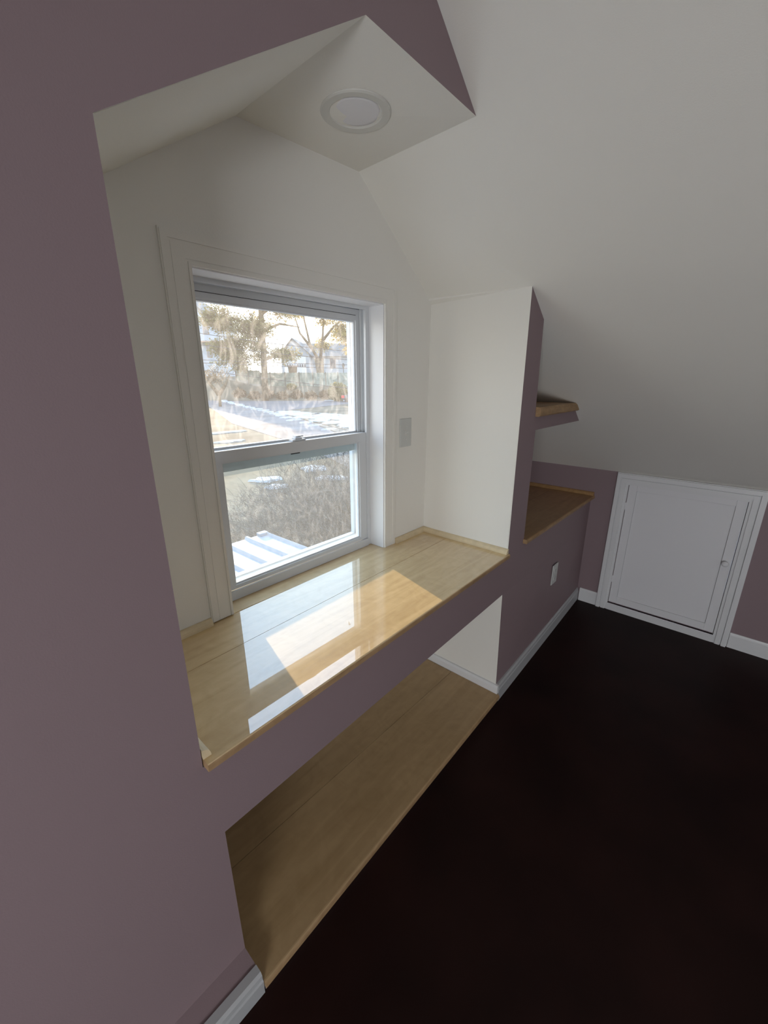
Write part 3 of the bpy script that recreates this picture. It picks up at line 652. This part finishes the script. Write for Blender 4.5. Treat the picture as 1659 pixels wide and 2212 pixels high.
for i, (r, d, w_) in enumerate(bank):
    z = hgt(r, d); b = tag(empty('brush_clump', L(r, d, z)), 'brown winter brush clump, ' + bwords[i], 'bush', group='brown brush on the roadside bank')
    m_ = 900; qq = rng.normal(0, 1, (m_, 3)); qq /= np.linalg.norm(qq, axis=1, keepdims=True); P = qq * rng.random((m_, 1)) ** .4 * [1.3, .85, 1.15] + [r, d, z + .15]
    P[:, 2] = np.maximum(P[:, 2], [hgt(a, c_) for a, c_ in P[:, :2]]); leaf_mesh('foliage', toW(P), rng.uniform(.18, .42, m_), M['leaf3'], b, rng)['kind'] = 'stuff'
for nm, (r, d, w_, h_), lf, lab in (('round_shrub', (-8.6, 81.5, 1.9, 2.0), 'leaf1', 'rounded olive shrub at the right end of the wooden fence'), ('small_green_shrub', (-18.5, 87.6, .9, 1.0), 'leaf1', 'small dark green shrub in front of the fence')):
    z = hgt(r, d + 3) if nm == 'round_shrub' else hgt(r, d); z = hgt(r, d); b = tag(empty(nm, L(r, d, z)), lab, 'shrub')
    if nm == 'round_shrub': h_ = 3.4
    m_ = 1500; qq = rng.normal(0, 1, (m_, 3)); qq /= np.linalg.norm(qq, axis=1, keepdims=True); P = qq * rng.random((m_, 1)) ** .33 * [w_, 1.0, h_ / 2] + [r, d, z + h_ / 2 + .1]
    leaf_mesh('foliage', toW(P), rng.uniform(.16, .36, m_), M[lf], b, rng)['kind'] = 'stuff'

# fence of board panels between dark posts
fe = tag(empty('wooden_fence', L(-17, 90, 0)), 'weathered pale green board fence on top of the bank', 'fence')
fr = [-30.2, -27.7, -25.2, -23.2, -20.2, -17.3, -14.5, -11.9, -9.4, -6.8, -4.2]
def obox(bm, r0, r1, d0, d1, z0, z1): hexa(bm, [L(r0, d0, z0), L(r1, d0, z0), L(r1, d1, z0), L(r0, d1, z0), L(r0, d0, z1), L(r1, d0, z1), L(r1, d1, z1), L(r0, d1, z1)])
random.seed(9)
for i, r in enumerate(fr):
    h0 = hgt(r, 90) - .1; dz = max(0, hgt(r, 90))
    bm = bmesh.new(); obox(bm, r - .07, r + .07, 89.9, 90.05, h0, 2.80 + dz); obj('post', bm, M['post'], fe)
    if i < len(fr) - 1:
        bm = bmesh.new(); w_ = fr[i + 1] - r - .14; nb = max(6, int(w_ / .22))
        for k in range(nb):
            a = r + .07 + w_ * k / nb; obox(bm, a + .008, a + w_ / nb - .008, 89.95 + random.uniform(-.015, .015), 90.0, h0 + .12, 2.66 + dz + random.uniform(-.03, .03))
        for zz in (.5, 2.3): obox(bm, r + .07, fr[i + 1] - .07, 90.0, 90.05, zz + dz, zz + dz + .1)
        o = obj('fence_panel', bm, M['picket'], fe); o['kind'] = 'stuff'

# garage and house
def window_o(parent, r, d, z, w_, h_):
    bm = bmesh.new(); obox(bm, r - w_ / 2 - .1, r + w_ / 2 + .1, d - .06, d, z - .1, z + h_ + .1); f = obj('window', bm, M['brownwood'], parent)
    for k in (0, 1):
        bm = bmesh.new(); obox(bm, r - w_ / 2, r + w_ / 2, d - .09, d - .05, z + k * h_ / 2 + .03, z + (k + 1) * h_ / 2 - .03); o = obj('pane', bm, M['winglass'], f)
ga = tag(empty('garage', L(-18, 105, 0)), 'white gabled garage with two doors and a long low wing', 'building')
g0, g1, gz, ap = -24.2, -17.5, 7.0, 10.2; gm_ = -21.4
bm = bmesh.new(); prism(bm, [L(g0, 105, 0), L(g1, 105, 0), L(g1, 105, gz), L(gm_, 105, ap), L(g0, 105, gz)], FW * 12); obj('wall', bm, M['siding'], ga)
bm = bmesh.new(); obox(bm, g1, -1.5, 107, 113, 0, 6.7); obj('wall', bm, M['siding'], ga)
bm = bmesh.new()
prism(bm, [L(gm_, 104.7, ap + .05), L(g1 + .5, 104.7, gz - .45), L(g1 + .5, 104.7, gz - .2), L(gm_, 104.7, ap + .35)], FW * 12.6)
prism(bm, [L(gm_, 104.7, ap + .05), L(g0 - .5, 104.7, gz - .55), L(g0 - .5, 104.7, gz - .3), L(gm_, 104.7, ap + .35)], FW * 12.6)
obj('roof', bm, M['shingle'], ga)
bm = bmesh.new(); prism(bm, [L(gm_ + .6, 106.5, 6.6), L(gm_ + .6, 110, 9.7), L(gm_ + .6, 113.6, 6.6)], RT * 20.5); obj('roof', bm, M['shingle'], ga)
for (r0, r1, z1) in ((-23.6, -21.3, 5.4), (-20.6, -18.4, 6.4)):
    bm = bmesh.new(); obox(bm, r0, r1, 104.9, 105.0, 0, z1); dd_ = obj('garage_door', bm, M['vinyl'], ga)
    for k in range(4):
        a = r0 + (r1 - r0) * (k + .18) / 4; bm = bmesh.new(); obox(bm, a, a + (r1 - r0) * .16, 104.86, 104.91, 4.15, 4.75); obj('pane', bm, M['winglass'], dd_)
window_o(ga, -12.3, 107, 4.0, 1.1, 2.1)
ho = tag(empty('white_house', L(-40, 98, 0)), 'tall white house partly hidden at the left edge of the window', 'house')
bm = bmesh.new(); prism(bm, [L(-49, 98, 0), L(-35.9, 98, 0), L(-35.9, 98, 12.6), L(-42.4, 98, 18), L(-49, 98, 12.6)], FW * 12); obj('wall', bm, M['siding'], ho)
bm = bmesh.new()
prism(bm, [L(-42.4, 97.6, 18.0), L(-35.3, 97.6, 12.1), L(-35.3, 97.6, 12.5), L(-42.4, 97.6, 18.5)], FW * 13); prism(bm, [L(-42.4, 97.6, 18.0), L(-49.6, 97.6, 12.1), L(-49.6, 97.6, 12.5), L(-42.4, 97.6, 18.5)], FW * 13)
obj('roof', bm, M['shingle'], ho)
window_o(ho, -38.1, 98, 6.0, 1.0, 2.5); window_o(ho, -38.4, 98, 10.7, 1.0, 1.9)
bm = bmesh.new(); obox(bm, -40.2, -35.0, 96.4, 98, 8.9, 9.2); obj('porch_eave', bm, M['brownwood'], ho)
# trash bin, street lamp
tb = tag(empty('trash_bin', L(-20.6, 100, 2.2)), 'brown slatted bin behind the fence in front of the garage', 'bin')
bm = bmesh.new(); loft(bm, [L(-21.2, 99.6, .0), L(-20.0, 99.6, .0), L(-20.0, 100.4, .0), L(-21.2, 100.4, .0)], [L(-21.5, 99.4, 4.0), L(-19.7, 99.4, 4.0), L(-19.7, 100.6, 4.0), L(-21.5, 100.6, 4.0)]); obj('body', bm, M['bush'], tb)
bm = bmesh.new(); obox(bm, -21.6, -19.6, 99.3, 100.7, 4.0, 4.3); obj('lid', bm, M['brownwood'], tb)
sl = tag(empty('lamp_post', L(-8.7, 95, 0)), 'short dark lamp post at the right end of the fence', 'lamp post')
bm = bmesh.new(); tube(bm, [L(-8.7, 95, 0), L(-8.7, 95, 3.6)], [.09, .07], 8); obj('pole', bm, M['post'], sl)
bm = bmesh.new(); lathe(bm, [(.1, 0), (.32, .7), (.34, .75), (.06, 1.1)], L(-8.7, 95, 3.6), (0, 0, 1), 8); obj('lantern', bm, M['post'], sl)
# pickup
tk = tag(empty('pickup_truck', L(-5.5, 79, ZG)), 'dark vehicle with a glowing red tail lamp at the right edge of the window', 'vehicle')
bm = bmesh.new(); obox(bm, -7.6, -2.4, 78.2, 79.9, ZG + .55, ZG + 1.25); obj('body', bm, M['truck'], tk, bevel=.08)
bm = bmesh.new(); loft(bm, [L(-5.7, 78.3, ZG + 1.2), L(-3.4, 78.3, ZG + 1.2), L(-3.4, 79.8, ZG + 1.2), L(-5.7, 79.8, ZG + 1.2)], [L(-5.4, 78.5, ZG + 1.85), L(-4.0, 78.5, ZG + 1.85), L(-4.0, 79.6, ZG + 1.85), L(-5.4, 79.6, ZG + 1.85)]); obj('cab', bm, M['winglass'], tk)
for r in (-6.7, -3.4):
    bm = bmesh.new(); c_ = L(r, 78.15, ZG + .42); lathe(bm, [(.40, 0), (.40, .25), (.2, .26)], c_, tuple(FW), 20); obj('wheel', bm, M['dark'], tk)
bm = bmesh.new(); obox(bm, -7.66, -7.15, 78.12, 78.3, ZG + .80, ZG + 1.22); obj('tail_lamp', bm, M['red'], tk)
# overhead wires
for wi, (a, b, sag) in enumerate((((-34, 52, 4.2), (8, 56, 2.95), .25), ((-34, 52.5, 3.9), (8, 56.5, 2.5), .25), ((-36, 50, 4.6), (6, 44, -.4), .3), ((-30, 50, 6.4), (8, 52, 3.0), .6), ((-38, 58, 9.6), (-4, 50, 4.4), .5))):
    bm = bmesh.new(); tube(bm, [L(a[0] + (b[0] - a[0]) * t, a[1] + (b[1] - a[1]) * t, a[2] + (b[2] - a[2]) * t - sag * 4 * t * (1 - t)) for t in [k / 16 for k in range(17)]], [.034] * 17, 5)
    tag(obj('overhead_wire', bm, M['dark']), ['upper of the two level wires above the fence', 'lower of the two level wires above the fence', 'slanting wire crossing in front of the fence boards', 'long wire crossing the garage gable', 'highest wire, passing through the evergreen crown'][wi], 'wire', group='overhead wires across the street')
for r, d, sd in ((-36, 54, 'left'), (8.5, 51, 'right')):
    u = tag(empty('utility_pole', L(r, d, ZG)), 'wooden utility pole carrying the wires, on the ' + sd + ' side of the view', 'pole', group='utility poles beside the street')
    bm = bmesh.new(); tube(bm, [L(r, d, ZG), L(r, d, 11)], [.16, .12], 8); obj('pole', bm, M['bark'], u)
    bm = bmesh.new(); obox(bm, r - 1, r + 1, d - .06, d + .06, 9.8, 9.95); obj('crossarm', bm, M['bark'], u)
